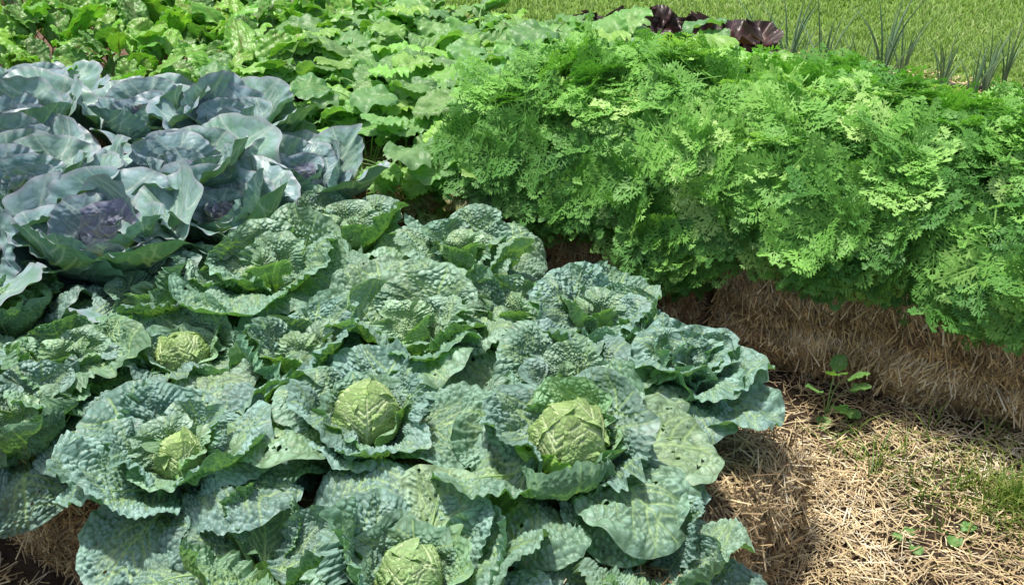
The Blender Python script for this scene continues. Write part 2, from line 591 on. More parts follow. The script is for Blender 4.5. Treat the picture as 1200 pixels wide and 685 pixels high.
def savoy_leaves(seed, nin=4, nmid=5, nout=7, tones=('blue', 'mid', 'teal'), droop=1.0, spread=1.0):
    r = random.Random(seed)
    out = []
    a = r.uniform(0, 360)
    ga = 137.5
    tin = tones[1]
    for i in range(nin + 1 if nin else 0):
        a += ga + r.uniform(-12, 12)
        q = i / max(1, nin)
        out.append(dict(az=a, tone='headblue' if q < .4 else ('pale' if q < .8 else tin), L=(.44 + .42 * q) * r.uniform(.92, 1.08), W=(.50 + .52 * q) * r.uniform(.9, 1.1), e0=10, e1=r.uniform(100, 125) - 30 * q, epow=.7,
                        cup=1.35 - .4 * q, ruf=.008, rufk=(5, 9, 14, 22), bl=.0030 + .001 * q, pet=.006, petr=.004, wave=.010, edgecurl=-.014 - .012 * r.random(), z=.022 - .02 * q, open=q > .5))
    for i in range(nmid):
        a += ga + r.uniform(-10, 10)
        out.append(dict(az=a, tone=r.choice(tones), L=1.02 * r.uniform(.85, 1.15), W=1.22 * r.uniform(.85, 1.12), e0=r.uniform(14, 34), e1=r.uniform(42, 98),
                        epow=r.uniform(.8, 1.3), cup=r.uniform(.35, .9), ruf=r.uniform(.005, .012), rufk=(4, 7, 12, 21, 31), bl=.0050, pet=.02, petr=.005, wave=r.uniform(.010, .028), edgecurl=r.choice((-.035, -.022, -.010, .018)), tw=r.uniform(-.4, .4), z=-.008))
    for i in range(nout):
        a += 360 / nout + r.uniform(-16, 16)
        out.append(dict(az=a, tone=r.choice(tones), L=1.25 * spread * r.uniform(.82, 1.15), W=1.40 * r.uniform(.8, 1.12), e0=r.uniform(16, 40), e1=r.uniform(-48, 18) * droop,
                        epow=r.uniform(.9, 1.7), cup=r.uniform(-.4, .5), ruf=r.uniform(.006, .012), rufk=(3, 6, 11, 21, 31), bl=.0054, pet=.035, petr=.006, wave=r.uniform(.014, .036), edgecurl=r.choice((-.035, -.018, 0, .022)), tw=r.uniform(-.55, .55), z=-.02,
                        holes=r.choice((0, 0, 3, 8))))
    return out


exec_order = []
# ---- camera (set early so layout helpers can be read next to it)
cam_d = bpy.data.cameras.new('camera')
cam = bpy.data.objects.new('camera', cam_d)
COL.objects.link(cam)
cam.location = (0, 0, 1.75)
cam.rotation_euler = (R(90 - 28), 0, 0)
cam_d.sensor_width = 36
cam_d.lens = 36 * 1287 / 1200
cam_d.clip_end = 500
cam_d.clip_start = .05
SC.camera = cam

# ------------------------------------------------------------------ light and sky
sun_dir = np.array([-.26, .12, 1.22]); sun_dir = sun_dir / np.linalg.norm(sun_dir)
sun_d = bpy.data.lights.new('sun', 'SUN')
sun_d.energy = 4.7
sun_d.angle = R(3.0)
sun_d.color = (1.0, .955, .88)
sun = bpy.data.objects.new('sun', sun_d)
COL.objects.link(sun)
sun_el = math.asin(sun_dir[2])
sun_az = math.atan2(sun_dir[0], sun_dir[1])
sun.rotation_euler = (PI / 2 - sun_el, 0, -sun_az + PI)
import mathutils
sun.rotation_euler = mathutils.Vector(sun_dir).to_track_quat('Z', 'Y').to_euler()
W = bpy.data.worlds.new('World')
SC.world = W
W.use_nodes = True
wt = W.node_tree
wt.nodes.clear()
sky = wt.nodes.new('ShaderNodeTexSky')
sky.sky_type = 'NISHITA'
sky.sun_disc = False
sky.sun_elevation = sun_el
sky.sun_rotation = sun_az
sky.air_density = 1.2
sky.dust_density = 4.0
bg = wt.nodes.new('ShaderNodeBackground')
bg.inputs[1].default_value = .15
wo = wt.nodes.new('ShaderNodeOutputWorld')
wt.links.new(sky.outputs[0], bg.inputs[0])
wt.links.new(bg.outputs[0], wo.inputs[0])
SC.view_settings.view_transform = 'Standard'
SC.view_settings.look = 'None'
SC.view_settings.exposure = 0

# ------------------------------------------------------------------ straw
def straws(C, D, N, ln, wd, rnd, bend=.15, k=3, sd=0):
    """thin three-sided stalks: centres C, directions D, up-vectors N."""
    r = np.random.default_rng(sd)
    n = len(C)
    D = D / np.linalg.norm(D, axis=1, keepdims=True)
    S = np.cross(D, N); S /= np.linalg.norm(S, axis=1, keepdims=True) + 1e-9
    U = np.cross(S, D)
    ts = np.linspace(-.5, .5, k)
    kb = r.normal(0, bend, n)
    kc = r.normal(0, bend, n)
    rings = []
    for t in ts:
        c = C + D * (t * ln)[:, None] + U * ((t * t - .08) * kb * ln)[:, None] + S * ((t * t) * kc * ln)[:, None]
        w = (wd * (1 - .25 * (t + .5)))[:, None]
        rings.append(np.stack([c - S * w * .5, c + U * w * .45, c + S * w * .5], 1))
    V = np.stack(rings, 1)                       # n,k,3,3
    idx = np.arange(n * k * 3).reshape(n, k, 3)
    Fs = []
    for a, b in ((0, 1), (1, 2)):
        Fs.append(np.stack([idx[:, :-1, a], idx[:, 1:, a], idx[:, 1:, b], idx[:, :-1, b]], -1).reshape(-1, 4))
    return V.reshape(-1, 3), np.vstack(Fs), np.repeat(rnd, k * 3)


def make_bale(name, L, Wd, H, sd, nst, faces, slump=(0, 0), old=False, shag=.20):
    """L along X, Wd along Y, base at z=0, faces: list of (axis, sign, share, preferred tangent)"""
    r = np.random.default_rng(sd)
    # body: cube-sphere style grid per face, rounded
    Vs, Fs, off = [], [], 0
    k = 26

    def shape(u, v, ax, sg):
        # returns surface points of the rounded box, for param u,v in -1..1
        c = [None] * 3
        o = [i for i in range(3) if i != ax]
        c[ax] = np.full_like(u, float(sg)); c[o[0]] = u; c[o[1]] = v
        Pn = np.stack(c, -1)
        e = 6.0
        nn = (np.abs(Pn) ** e).sum(-1) ** (1 / e)
        Pn = Pn / nn[..., None] ** .75
        X, Y, Z = Pn[..., 0] * L / 2, Pn[..., 1] * Wd / 2, Pn[..., 2] * H / 2 + H / 2
        # string creases squeeze the bale, and the sides sag outwards
        cre = 1 - .05 * np.exp(-((X - L * .22) / .03) ** 2) - .05 * np.exp(-((X + L * .22) / .03) ** 2)
        Y = Y * cre * (1 + .05 * np.cos(Z / H * PI - PI / 2)) * (1 - .07 * np.exp(-((Z - H * (.47 + .05 * np.sin(X * 9 + sd))) / .022) ** 2))
        d = .016 * wob(X + Z * .7 + sd, Y + Z, sd, 16, 4) + .02 * wob(X - Z, Y + Z * .6, sd + 1, 6, 3)
        Z = Z - slump[0] * np.clip(X / L * 2, 0, 1) ** 2 * (Z / H) - slump[1] * np.clip(Y / Wd * 2, 0, 1) ** 2 * (Z / H)
        cc = np.stack([X, Y, Z - H / 2], -1)
        cc = cc / (np.linalg.norm(cc, axis=-1, keepdims=True) + 1e-9)
        return np.stack([X, Y, Z], -1) + cc * d[..., None]

    for ax in range(3):
        for sg in (-1, 1):
            g = np.linspace(-1, 1, k)
            U, Vv = np.meshgrid(g, g, indexing='ij')
            Q = shape(U, Vv, ax, sg).reshape(-1, 3)
            i2 = np.arange(k * k).reshape(k, k) + off
            F = np.stack([i2[:-1, :-1], i2[1:, :-1], i2[1:, 1:], i2[:-1, 1:]], -1).reshape(-1, 4)
            if (sg > 0) == (ax == 1): F = F[:, ::-1]
            Vs.append(Q); Fs.append(F); off += len(Q)
    nb = sum(len(f) for f in Fs)
    z0 = off
    rn = [np.zeros(off)]
    for ax, sg, share, pref, spread in faces:
        m = int(nst * share)
        U, Vv = r.uniform(-.98, .98, m), r.uniform(-.98, .98, m)
        Q = shape(U, Vv, ax, sg)
        e = 1e-2
        Qu, Qv = shape(U + e, Vv, ax, sg) - Q, shape(U, Vv + e, ax, sg) - Q
        Nn = np.cross(Qu, Qv)
        Nn /= np.linalg.norm(Nn, axis=1, keepdims=True) + 1e-9
        cen = Q - np.array([0, 0, H / 2])
        Nn *= np.sign((Nn * cen).sum(1))[:, None]
        tu = Qu / np.linalg.norm(Qu, axis=1, keepdims=True)
        tv = np.cross(Nn, tu)
        base = math.atan2(*(lambda p: (p[1], p[0]))(pref))
        clump = wob(U * 2, Vv * 2, sd + 31, 2.5, 3) * spread * 1.2
        an = base + clump + r.normal(0, spread, m)
        D = tu * np.cos(an)[:, None] + tv * np.sin(an)[:, None] + Nn * r.normal(.08, shag, m)[:, None]
        ln = r.uniform(.03, .12, m) * np.where(r.random(m) < .08, 1.9, 1)
        wd = r.uniform(.0022, .0055, m)
        C = Q + Nn * (r.uniform(-.004, .010, m) + np.where(r.random(m) < .05, .012, 0))[:, None]
        Vq, Fq, rq = straws(C, D, Nn, ln, wd, np.clip(r.beta(1.6, 1.8, m) + .22 * wob(U, Vv, sd + 3, 5, 3), 0, 1), sd=sd + ax, bend=.28)
        Vs.append(Vq); Fs.append(Fq + off); off += len(Vq); rn.append(rq)
    V, F = np.vstack(Vs), np.vstack(Fs)
    fm = np.zeros(len(F), dtype=np.int32); fm[nb:] = 1
    return mesh_from('straw_bale', V, F, [M['bale'], M['straw_old_lifted' if old else 'straw']], {'rnd': np.concatenate(rn)}, fmat=fm, smooth=True)


# ---- row one: bales laid crosswise at -37 degrees
A1 = R(-37)
T1 = (math.cos(A1), math.sin(A1)); N1 = (-math.sin(A1), math.cos(A1))


def Q1(t, n, z=0.0):
    return (t * T1[0] + n * N1[0], t * T1[1] + n * N1[1], z)


BW, BL = .56, 1.18
labels1 = ['straw bale at the open right end of the cabbage bed, rough side to path',
           'straw bale hidden under savoy cabbages, second from the open end',
           'straw bale under the yellow-hearted savoys in the middle of the bed',
           'straw bale at bottom left, its shaggy front showing below hanging savoy leaves',
           'straw bale under the nearest large red cabbage at the left edge',
           'straw bale under the far red cabbages beside the beet tops']
for i in range(6):
    t = -.68 - BW * (i + .5)
    nst = 13000 if i == 0 else (5000 if i in (2, 3) else 2500)
    # local X = across the row (long), local Y = along the row
    fc = [(2, 1, .30, (0, 1), 1.2), (0, -1, .12, (0, 1), .7), (0, 1, .14, (0, 1), .9), (1, -1, .42, (1, 1), 1.3)] if i == 0 else \
        [(2, 1, .3, (0, 1), 1.2), (0, -1, .5, (0, 1), .8), (0, 1, .2, (0, 1), .8)]
    nn = 1.46 + (i % 2) * .01
    me = make_bale('straw_bale', BL, BW, .33 if i == 0 else BALE_H, 100 + i, nst, fc, slump=(.07, 0) if i == 0 else (0, 0), old=False, shag=(.34 if i == 0 else .2))
    b = obj('straw_bale', me, None, Q1(t, nn + .02), (0, 0, A1 + PI / 2))
    tag(b, labels1[i], 'straw bale', 'straw bales forming the cabbage bed')

# ---- row two: bales laid lengthwise at -30 degrees
labels2 = ['straw bale under the carrot tops at the right edge',
           'straw bale under the middle carrot tops, a green weed at its foot',
           'straw bale under the left end of the carrot tops, mostly behind the savoy cabbages',
           'straw bale under the trailing turnip leaves',
           'straw bale under the beet plants in the far left corner']
for i in range(5):
    t = .55 - 1.0 * i
    me = make_bale('straw_bale', 1.02, .56, .36, 120 + i, (12000, 12000, 7000, 4000, 1500)[i],
                   [(1, -1, .8, (0, 1), .45), (2, 1, .2, (0, 1), 1.2)], old=(i < 2))
    b = obj('straw_bale', me, None, P(t, 3.10), (0, 0, R(-30)))
    tag(b, labels2[i], 'straw bale', 'straw bales forming the root vegetable bed')

for i, lb in enumerate(['straw bale in the rear line under the turnip leaves', 'straw bale in the rear line where turnips meet beets', 'straw bale in the rear line under the beet plants']):
    me = make_bale('straw_bale', 1.02, .56, .36, 140 + i, 1200, [(1, -1, .3, (0, 1), .45), (2, 1, .7, (0, 1), 1.2)])
    tag(obj('straw_bale', me, None, P(-1.50 - 1.05 * i, 3.72), (0, 0, R(-30))), lb, 'straw bale', 'straw bales forming the root vegetable bed')

# ------------------------------------------------------------------ ground
def grid_mesh(name, x0, x1, y0, y1, nx, ny, zf, mat):
    X, Y = np.meshgrid(np.linspace(x0, x1, nx), np.linspace(y0, y1, ny), indexing='ij')
    Z = zf(X, Y)
    V = np.stack([X, Y, Z], -1).reshape(-1, 3)
    i2 = np.arange(nx * ny).reshape(nx, ny)
    F = np.stack([i2[:-1, :-1], i2[1:, :-1], i2[1:, 1:], i2[:-1, 1:]], -1).reshape(-1, 4)
    return mesh_from(name, V, F, [mat])


def warp(k, lo, hi, n):
    u = np.linspace(-1, 1, n)
    return np.sign(u) * np.abs(u) ** k


def gz(x, y):
    return .012 * wob(x, y, 77, 3, 4) * np.exp(-(x * x + y * y) / 90)


u = np.linspace(-1, 1, 260)
gx = np.sign(u) * (np.abs(u) * 3 + np.abs(u) ** 9 * 197)
X, Y = np.meshgrid(gx, gx + 3, indexing='ij')
V = np.stack([X, Y, gz(X, Y)], -1).reshape(-1, 3)
i2 = np.arange(260 * 260).reshape(260, 260)
F = np.stack([i2[:-1, :-1], i2[1:, :-1], i2[1:, 1:], i2[:-1, 1:]], -1).reshape(-1, 4)
tag(obj('ground', mesh_from('ground', V, F, [M['ground']])), kind='structure')

# loose straw on the path and round the bales
r = np.random.default_rng(5)
m = 42000
t = np.concatenate([r.uniform(-.72, 1.0, m), r.uniform(-3.2, .9, m // 3)])
n = np.concatenate([r.uniform(.9, 2.82, m), r.uniform(.4, 1.1, m // 3)])
x, y = t * TX + n * NX, t * TY + n * NY
t1 = x * T1[0] + y * T1[1]
n1 = x * N1[0] + y * N1[1]
inside = (t1 < -.78) & (n1 > .92) & (n1 < 2.0)
dens = .50 + .95 * wob(x, y, 88, 4, 4) + .55 * np.exp(-((n1 - .95) / .35) ** 2) + .3 * (t1 < -.5)
keep = (~inside) & (r.random(len(x)) < np.clip(dens, .22, 1))
x, y = x[keep], y[keep]
m = len(x)
heap = .05 * np.exp(-((x - .75) / .4) ** 2 - ((y - 1.75) / .3) ** 2)
C = np.stack([x, y, gz(x, y) + r.uniform(.002, .018, m) + heap * r.random(m)], -1)
an = r.uniform(0, 2 * PI, m)
D = np.stack([np.cos(an), np.sin(an), r.normal(0, .10, m)], -1)
Nn = np.tile([0, 0, 1.], (m, 1)) + r.normal(0, .1, (m, 3))
ln = r.uniform(.02, .085, m) * np.where(r.random(m) < .38, .28, 1) * np.where(r.random(m) < .07, 2.2, 1) * np.where(r.random(m) < .006, 3.0, 1)
V, F, rq = straws(C, D, Nn, ln, r.uniform(.0018, .0042, m), np.clip(r.beta(2.4, 1.5, m) + .22 * wob(x, y, 91, 6, 3), 0, 1), sd=9, bend=.3)
tag(obj('straw_litter', mesh_from('straw_litter', V, F, [M['straw']], {'rnd': rq})),
    'loose pale straw scattered over the path between the bale rows', 'straw', kind='stuff')

# ------------------------------------------------------------------ grass blades
def blades(x, y, z, h, w, r, lean=.35, k=4):
    n = len(x)
    az = r.uniform(0, 2 * PI, n)
    le = r.uniform(.05, 1, n) * lean
    ts = np.linspace(0, 1, k)
    fa = r.uniform(0, 2 * PI, n)
    pts = []
    for s in ts:
        off = le * h * s ** 2
        c = np.stack([x + off * np.cos(az), y + off * np.sin(az), z + h * s * (1 - .35 * le * s)], -1)
        ww = (w * (1 - s ** 1.6) * .5 + .0003)[:, None]
        sd = np.stack([-np.sin(fa), np.cos(fa), 0 * fa], -1)
        pts.append(np.stack([c - sd * ww, c + sd * ww], 1))
    V = np.stack(pts, 1)
    idx = np.arange(n * k * 2).reshape(n, k, 2)
    F = np.stack([idx[:, :-1, 0], idx[:, :-1, 1], idx[:, 1:, 1], idx[:, 1:, 0]], -1).reshape(-1, 4)
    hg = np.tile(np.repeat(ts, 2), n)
    return V.reshape(-1, 3), F, hg


def grass_obj(name, x, y, h, w, mat, label, lean=.5, k=4, sd=1):
    r = np.random.default_rng(sd)
    V, F, hg = blades(x, y, gz(x, y), h, w, r, lean, k)
    rnd = np.clip(np.repeat(r.beta(2, 2, len(x)) + .35 * wob(x, y, sd, 2.2, 5), k * 2), 0, 1)
    return tag(obj(name, mesh_from(name, V, F, [M[mat]], {'rnd': rnd, 'hgt': hg})), label, 'grass', kind='stuff')


r = np.random.default_rng(21)
m = 100000
yy = 5.2 + 7.5 * r.random(m) ** 1.5
xx = r.uniform(-.2, 1.0, m) * (yy * .62 + .3)
nn = xx * NX + yy * NY
ok = (nn > 6.05 + .12 * wob(xx, yy, 3, 3)) & (nn < 13)
xx, yy = xx[ok], yy[ok]
grass_obj('lawn_grass', xx, yy, r.uniform(.03, .07, len(xx)), .0055 + .001 * (yy - 5), 'grass', 'short bright green lawn grass beyond the vegetable rows', .9, 3, 4)
# tufts in the path
m = 900
cx, cy = 1.25, 2.16
an = r.uniform(0, 2 * PI, m); rr = np.abs(r.normal(0, .085, m))
xx, yy = cx + rr * np.cos(an) * 1.3, cy + rr * np.sin(an)
grass_obj('grass_tuft', xx, yy, r.uniform(.03, .10, m), np.full(m, .004), 'sprout', 'green grass tuft growing out of the straw at the right edge', 1.2, 5, 6)

# ------------------------------------------------------------------ carrot foliage
def carrot_frond(r, L=.20):
    """flat-ish feathery frond along +X, quads; returns V (n,4,3), hgt(n)."""
    qs, hg = [], []

    def blade(p, d, nrm, ln, w):
        s = np.cross(nrm, d); s /= np.linalg.norm(s) + 1e-9
        a = p; c = p + d * ln
        mid = p + d * ln * .55
        qs.append([a, mid + s * w, c, mid - s * w])

    npin = 7
    st0 = .30
    K = 12
    for i in range(npin + 1):
        u = st0 + (1 - st0) * i / npin
        p = np.array([u * L, 0, -.0])
        if i == npin:
            sides = [(0, .14)]
        else:
            base = .46 * math.sin(min(1, (1 - (u - st0) / (1 - st0)) * 1.1 + .12) * PI * .56) ** 1.1
            sides = [(1, base), (-1, base)]
        for sg, pl in sides:
            pl *= L * r.uniform(.85, 1.1)
            ang = sg * r.uniform(.75, 1.0) if sg else 0
            d = np.array([math.cos(ang), math.sin(ang), r.normal(.05, .15)]); d /= np.linalg.norm(d)
            nrm = np.array([r.normal(0, .2), r.normal(0, .2), 1.]); nrm /= np.linalg.norm(nrm)
            s = np.cross(nrm, d)
            n2 = max(3, int(pl / (.0145)))
            blade(p, d, nrm, pl, .0015)
            for j in range(n2):
                v = (j + .6) / n2
                l2 = (pl * .42 * (1 - v * .65) + .004) * r.uniform(.8, 1.2)
                for s2 in (1, -1):
                    a2 = s2 * r.uniform(.7, 1.0)
                    d2 = d * math.cos(a2) + s * math.sin(a2) + nrm * r.normal(0, .15)
                    d2 /= np.linalg.norm(d2)
                    p2 = p + d * pl * v
                    sx = np.cross(nrm, d2)
                    blade(p2, d2, nrm, l2, .0030)
                    if l2 > .007:
                        for s3 in (1, -1):
                            a3 = s3 * .7
                            d3 = d2 * math.cos(a3) + sx * math.sin(a3)
                            blade(p2 + d2 * l2 * .35, d3, nrm, l2 * .66, .0027)
            blade(p + d * pl * .9, d, nrm, pl * .26, .0030)
    # rachis
    for i in range(10):
        a, c = i / 10, (i + 1) / 10
        w = .0016 * (1 - a * .6)
        qs.append([np.array([a * L, -w, 0]), np.array([c * L, -w, 0]), np.array([c * L, w, 0]), np.array([a * L, w, 0])])
    return np.array(qs)


r = np.random.default_rng(55)
FR = [carrot_frond(np.random.default_rng(i)) for i in range(8)]
Vs, rnds, depth_shade = [], [], []
nfr = 2150
for i in range(nfr):
    t = r.uniform(-1.95, .85)
    shr = 1 - .22 * max(0, (-1.45 - t) / .4)
    dep = r.random() ** 1.7 * .17
    if r.random() < .30:
        v = r.random()
        psi = 0.0
        z_ = .33 + .09 * min(1, max(0, t + .9)) + .21 * v + .05 * math.sin(t * 7) + .03 * math.sin(t * 15 + 2)
        n_ = 2.80 - .08 * math.sin(v * PI * .8) + .02 * math.sin(t * 13)
        nrm2 = np.array([-1.0, .15])
    else:
        psi = .12 + (PI - .12) * r.random() ** 1.1
        lump = .022 * math.sin(t * 11 + 1 + psi) + .020 * math.sin(t * 19 + psi * 4)
        ra, rb = (.42 + lump) * shr, (.33 + lump) * shr
        n_ = 3.17 - ra * math.cos(psi)
        z_ = .46 + rb * math.sin(psi) ** .8
        nrm2 = np.array([-math.cos(psi), math.sin(psi)])    # (n, z)
    if t < -1.86 + .55 * max(0, n_ - 2.85): continue
    n_ -= nrm2[0] * dep; z_ -= nrm2[1] * dep
    Ns = np.array([nrm2[0] * NX, nrm2[0] * NY, nrm2[1]])
    Ns /= np.linalg.norm(Ns)
    Td = np.array([-Ns[2] * NX, -Ns[2] * NY, -abs(nrm2[0]) if psi < PI / 2 else .2])
    Td /= np.linalg.norm(Td) + 1e-9
    row = np.array([TX, TY, 0.0])
    top = math.sin(psi) if psi > 0 else 0.0
    d = Td * r.normal(.75 - .35 * top, .5) + row * r.normal(0, .75) + Ns * r.normal(.38 + .25 * top, .25)
    d /= np.linalg.norm(d)
    upv = Ns * 1.0 + np.array([0, 0, .45]) + r.normal(0, .26, 3)
    s = np.cross(upv, d); s /= np.linalg.norm(s) + 1e-9
    nn = np.cross(d, s)
    f = FR[r.integers(8)]
    sc = r.uniform(.9, 1.4)
    Lf = f.reshape(-1, 3) * sc
    # arch downwards
    kx = Lf[:, 0] / (.20 * sc)
    droop = r.uniform(.1, .55)
    zz = Lf[:, 2] - .20 * sc * droop * kx ** 2 * .55
    fold = np.abs(Lf[:, 1]) * r.uniform(-.1, .45)
    basep = np.array(P(t, n_, z_)) - d * .13 * sc
    V = basep + np.outer(Lf[:, 0] * (1 - droop * .15 * kx), d) + np.outer(Lf[:, 1], s) + np.outer(zz + fold, nn)
    Vs.append(V)
    rv = np.clip(r.normal(.45, .24) + .10 * math.sin(t * 5) - (.15 if psi < .5 else 0) + (.25 if r.random() < .10 else 0), 0, 1)
    rnds.append(np.full(len(V), rv))
    depth_shade.append(np.clip(.80 - dep * 5.0 + .28 * (kx - .6), .05, 1.0))  # shade value for the colour: inner fronds darker, tips lighter
V = np.vstack(Vs)
F = np.arange(len(V)).reshape(-1, 4)
tag(obj('carrot_foliage', mesh_from('carrot_foliage', V, F, [M['carrot']], {'rnd': np.concatenate(rnds), 'hgt': np.concatenate(depth_shade)}, smooth=False)),
    'dense mound of feathery bright green carrot tops spilling over the bales', 'carrot tops', kind='stuff')

# ------------------------------------------------------------------ savoy cabbages
GS = 'savoy cabbages on the straw bales'
GR = 'red cabbages on the straw bales'
S = .165


def at1(x, y, z=BALE_H):
    return (x, y, z)


SAV = [
    # name, x, y, dz, size, label, seed, head, kwargs
    ('S1', -.655, 1.76, .02, 0.196, 'wide open blue-green savoy with small green heart, nearest the lower left corner', 1, dict(R=.25, az=-60, tone='head', z=.0, open_=1.0), dict(nin=5, nmid=5, nout=6, tones=('blue', 'blue', 'blue'))),
    ('S2', -.298, 1.87, .035, 0.185, 'savoy with round pale green ball-shaped head in the centre of the patch', 2, dict(R=.36, az=-70, tone='head', z=.0), dict(nin=0, nmid=6, nout=6, tones=('mid', 'teal', 'blue'))),
    ('S3', .112, 1.76, .03, 0.202, 'savoy with the biggest yellow-green head, a bright green leaf standing behind it', 3, dict(R=.37, az=-100, tone='head', z=.0, squash=1.12), dict(nin=0, nmid=5, nout=6, tones=('teal', 'mid', 'teal'))),
    ('S4', -.180, 1.48, -.035, 0.196, 'savoy with small round pale head at the bottom edge, lowest in the patch', 4, dict(R=.30, az=-85, tone='headblue', z=.0), dict(nin=0, nmid=6, nout=6, tones=('blue', 'blue', 'mid'))),
    ('S5', -.760, 2.17, .00, 0.168, 'savoy whose small yellow head is half hidden between dark leaves, left of centre', 5, dict(R=.34, az=-120, tone='head', z=.0), dict(nin=0, nmid=5, nout=6, tones=('mid', 'teal', 'mid'))),
    ('S6', -1.00, 2.12, .02, 0.168, 'crumpled deep green savoy below the purple-hearted red cabbage', 6, None, dict(nin=4, nmid=5, nout=5, tones=('green', 'green', 'mid'))),
    ('S7', -1.03, 1.90, .00, .170, 'dark teal savoy at the left edge with leaves drooping over the bale front', 7, None, dict(nin=3, nmid=5, nout=7, tones=('teal', 'teal', 'teal'), droop=1.3)),
    ('S8', -.010, 2.33, .00, 0.179, 'green savoy with a small yellow open heart behind the big yellow-green head', 8, None, dict(nin=5, nmid=5, nout=6, tones=('mid', 'pale', 'mid'))),
    ('S9', .205, 2.32, .02, 0.168, 'blue-green savoy with cupped leaf rim, just left of the smooth bluish plant', 9, None, dict(nin=4, nmid=5, nout=5, tones=('blue', 'blue', 'mid'))),
    ('S11', -.230, 2.22, .03, 0.202, 'savoy with a broad light green domed leaf, above the round pale head', 11, None, dict(nin=3, nmid=5, nout=6, tones=('pale', 'pale', 'mid'))),
    ('S12', -.470, 2.78, .02, 0.185, 'savoy at the far edge of the patch touching the red cabbages', 12, None, dict(nin=4, nmid=5, nout=5, tones=('pale', 'mid', 'mid'))),
    ('S13', -.130, 2.66, .02, 0.185, 'savoy at the back edge of the patch, facing the carrot tops', 13, None, dict(nin=4, nmid=5, nout=5, tones=('pale', 'mid', 'pale'))),
    ('S14', -.620, 2.50, .05, 0.202, 'savoy with heavily blistered bulging leaves just right of the purple-hearted cabbage', 14, None, dict(nin=3, nmid=5, nout=6, tones=('mid', 'mid', 'pale'))),
    ('S16', .130, 2.06, .00, .170, 'green savoy directly behind the one with the biggest yellow-green head', 16, None, dict(nin=3, nmid=5, nout=6, tones=('mid', 'teal', 'mid'))),
    ('S17', -.900, 2.42, .02, .165, 'dark green savoy tucked under the rim of the purple-hearted red cabbage', 17, None, dict(nin=3, nmid=4, nout=6, tones=('teal', 'mid', 'teal'))),
    ('S18', -1.30, 2.12, .00, .170, 'dark savoy cut by the left edge below the red cabbages', 18, None, dict(nin=3, nmid=5, nout=6, tones=('teal', 'mid', 'teal'))),
    ('S21', -1.24, 2.34, .02, .175, 'deep green savoy at the left edge just under the red cabbages, highest on that edge', 43, None, dict(nin=3, nmid=5, nout=7, tones=('teal', 'mid', 'green'))),
    ('S19', .235, 1.56, -.05, .150, 'heartless savoy hanging over the bale corner at the lower right', 19, None, dict(nin=0, nmid=4, nout=7, tones=('mid', 'pale', 'teal'), droop=1.5)),
    ('S20', -.455, 1.53, -.02, .170, 'savoy with shaded hanging leaves at the bottom edge below the wide open one', 20, None, dict(nin=0, nmid=4, nout=7, tones=('teal', 'mid', 'green'), droop=1.5)),
    ('S15', -.480, 2.12, .02, 0.185, 'grey-green savoy between the half hidden yellow head and the pale ball head', 15, None, dict(nin=3, nmid=5, nout=6, tones=('blue', 'mid', 'blue'))),
]
for nm, x, y, dz, sz, lab, sd, hd, kw in SAV:
    lv = savoy_leaves(sd * 3 + 1, **kw)
    if nm == 'S3':
        lv.append(dict(az=62, tone=(.20, .46, .05), L=.92, W=1.02, e0=20, e1=98, epow=.55, cup=.9, ruf=.010, bl=.0035, pet=.02, petr=.004, wave=.006, edgecurl=-.008))
    OLD = {'S2': [(-155, (.27, .46, .18), 1.45, 16, 8)], 'S5': [(-50, (.26, .42, .20), 1.35, 3, 14)], 'S16': [(-35, (.20, .38, .20), 1.5, 2, 5)],
           'S3': [(15, (.30, .47, .17), 1.45, 12, -12), (-45, (.20, .42, .18), 1.35, 5, -25)], 'S4': [(75, (.32, .50, .20), 1.15, 8, 50)], 'S11': [(-80, (.25, .45, .20), 1.3, 3, 20), (85, (.28, .48, .20), 1.3, 0, 30)]}
    for az, tn, L_, nh, e1_ in OLD.get(nm, []):
        lv.append(dict(az=az, tone=tn, L=L_, W=L_ * .95, e0=24, e1=e1_ - 10, epow=1.2, cup=.25, ruf=.007, rufk=(4, 7, 12), bl=.0042, pet=.03, petr=.006, wave=.016, edgecurl=-.014, kind='savoy_big', z=.012, holes=nh, open=False))
    if hd and nm != 'S1':   # leaves clasping the ball
        for k, (az, tn) in enumerate([(-160, 'mid'), (-20, 'headblue'), (100, 'mid'), (45, 'mid'), (170, 'mid')] if nm != 'S3' else [(-160, 'yellow'), (-20, 'headblue'), (-80, 'mid')]):
            lv.append(dict(az=az + sd * 7, tone=tn, L=.80 if k < 3 else .70, W=1.05, e0=-12, e1=98 + 8 * (k % 2), epow=.75, cup=1.05, open=False, ruf=.011, bl=.0035, pet=.005, petr=.0,
                           wave=.006, edgecurl=-.022))
    cabbage('savoy_cabbage', lab, (x, y, BALE_H + dz), sz, lv, hd, sd, 'savoy', GS, 'savoy')

# smooth bluish plant at the end of the bed
lv = []
rr = random.Random(4)
for i in range(19):
    a = i * 137.5
    q = i / 18
    lv.append(dict(az=a, tone=('blue', (.22, .42, .33), (.18, .36, .30))[i % 3], L=.50 + .72 * q, W=.55 + .78 * q, e0=72 - 44 * q, e1=95 - 88 * q + rr.uniform(-15, 15), epow=1, cup=1.0 - .6 * q, ruf=.007 + .003 * q, rufk=(3, 6, 11, 17), bl=.0028,
                   pet=.01 + .02 * q, petr=.004, wave=.012 + .012 * q, edgecurl=-.018 * rr.uniform(-.2, 1.2), kind='savoy_big', z=.03 - .05 * q, tw=rr.uniform(-.4, .4)))
cabbage('collard_plant', 'smooth pale blue-green leafy plant at the right end of the cabbage bed', (.405, 2.07, BALE_H + .01), .160, lv, None, 70, 'smooth', None, 'savoy')

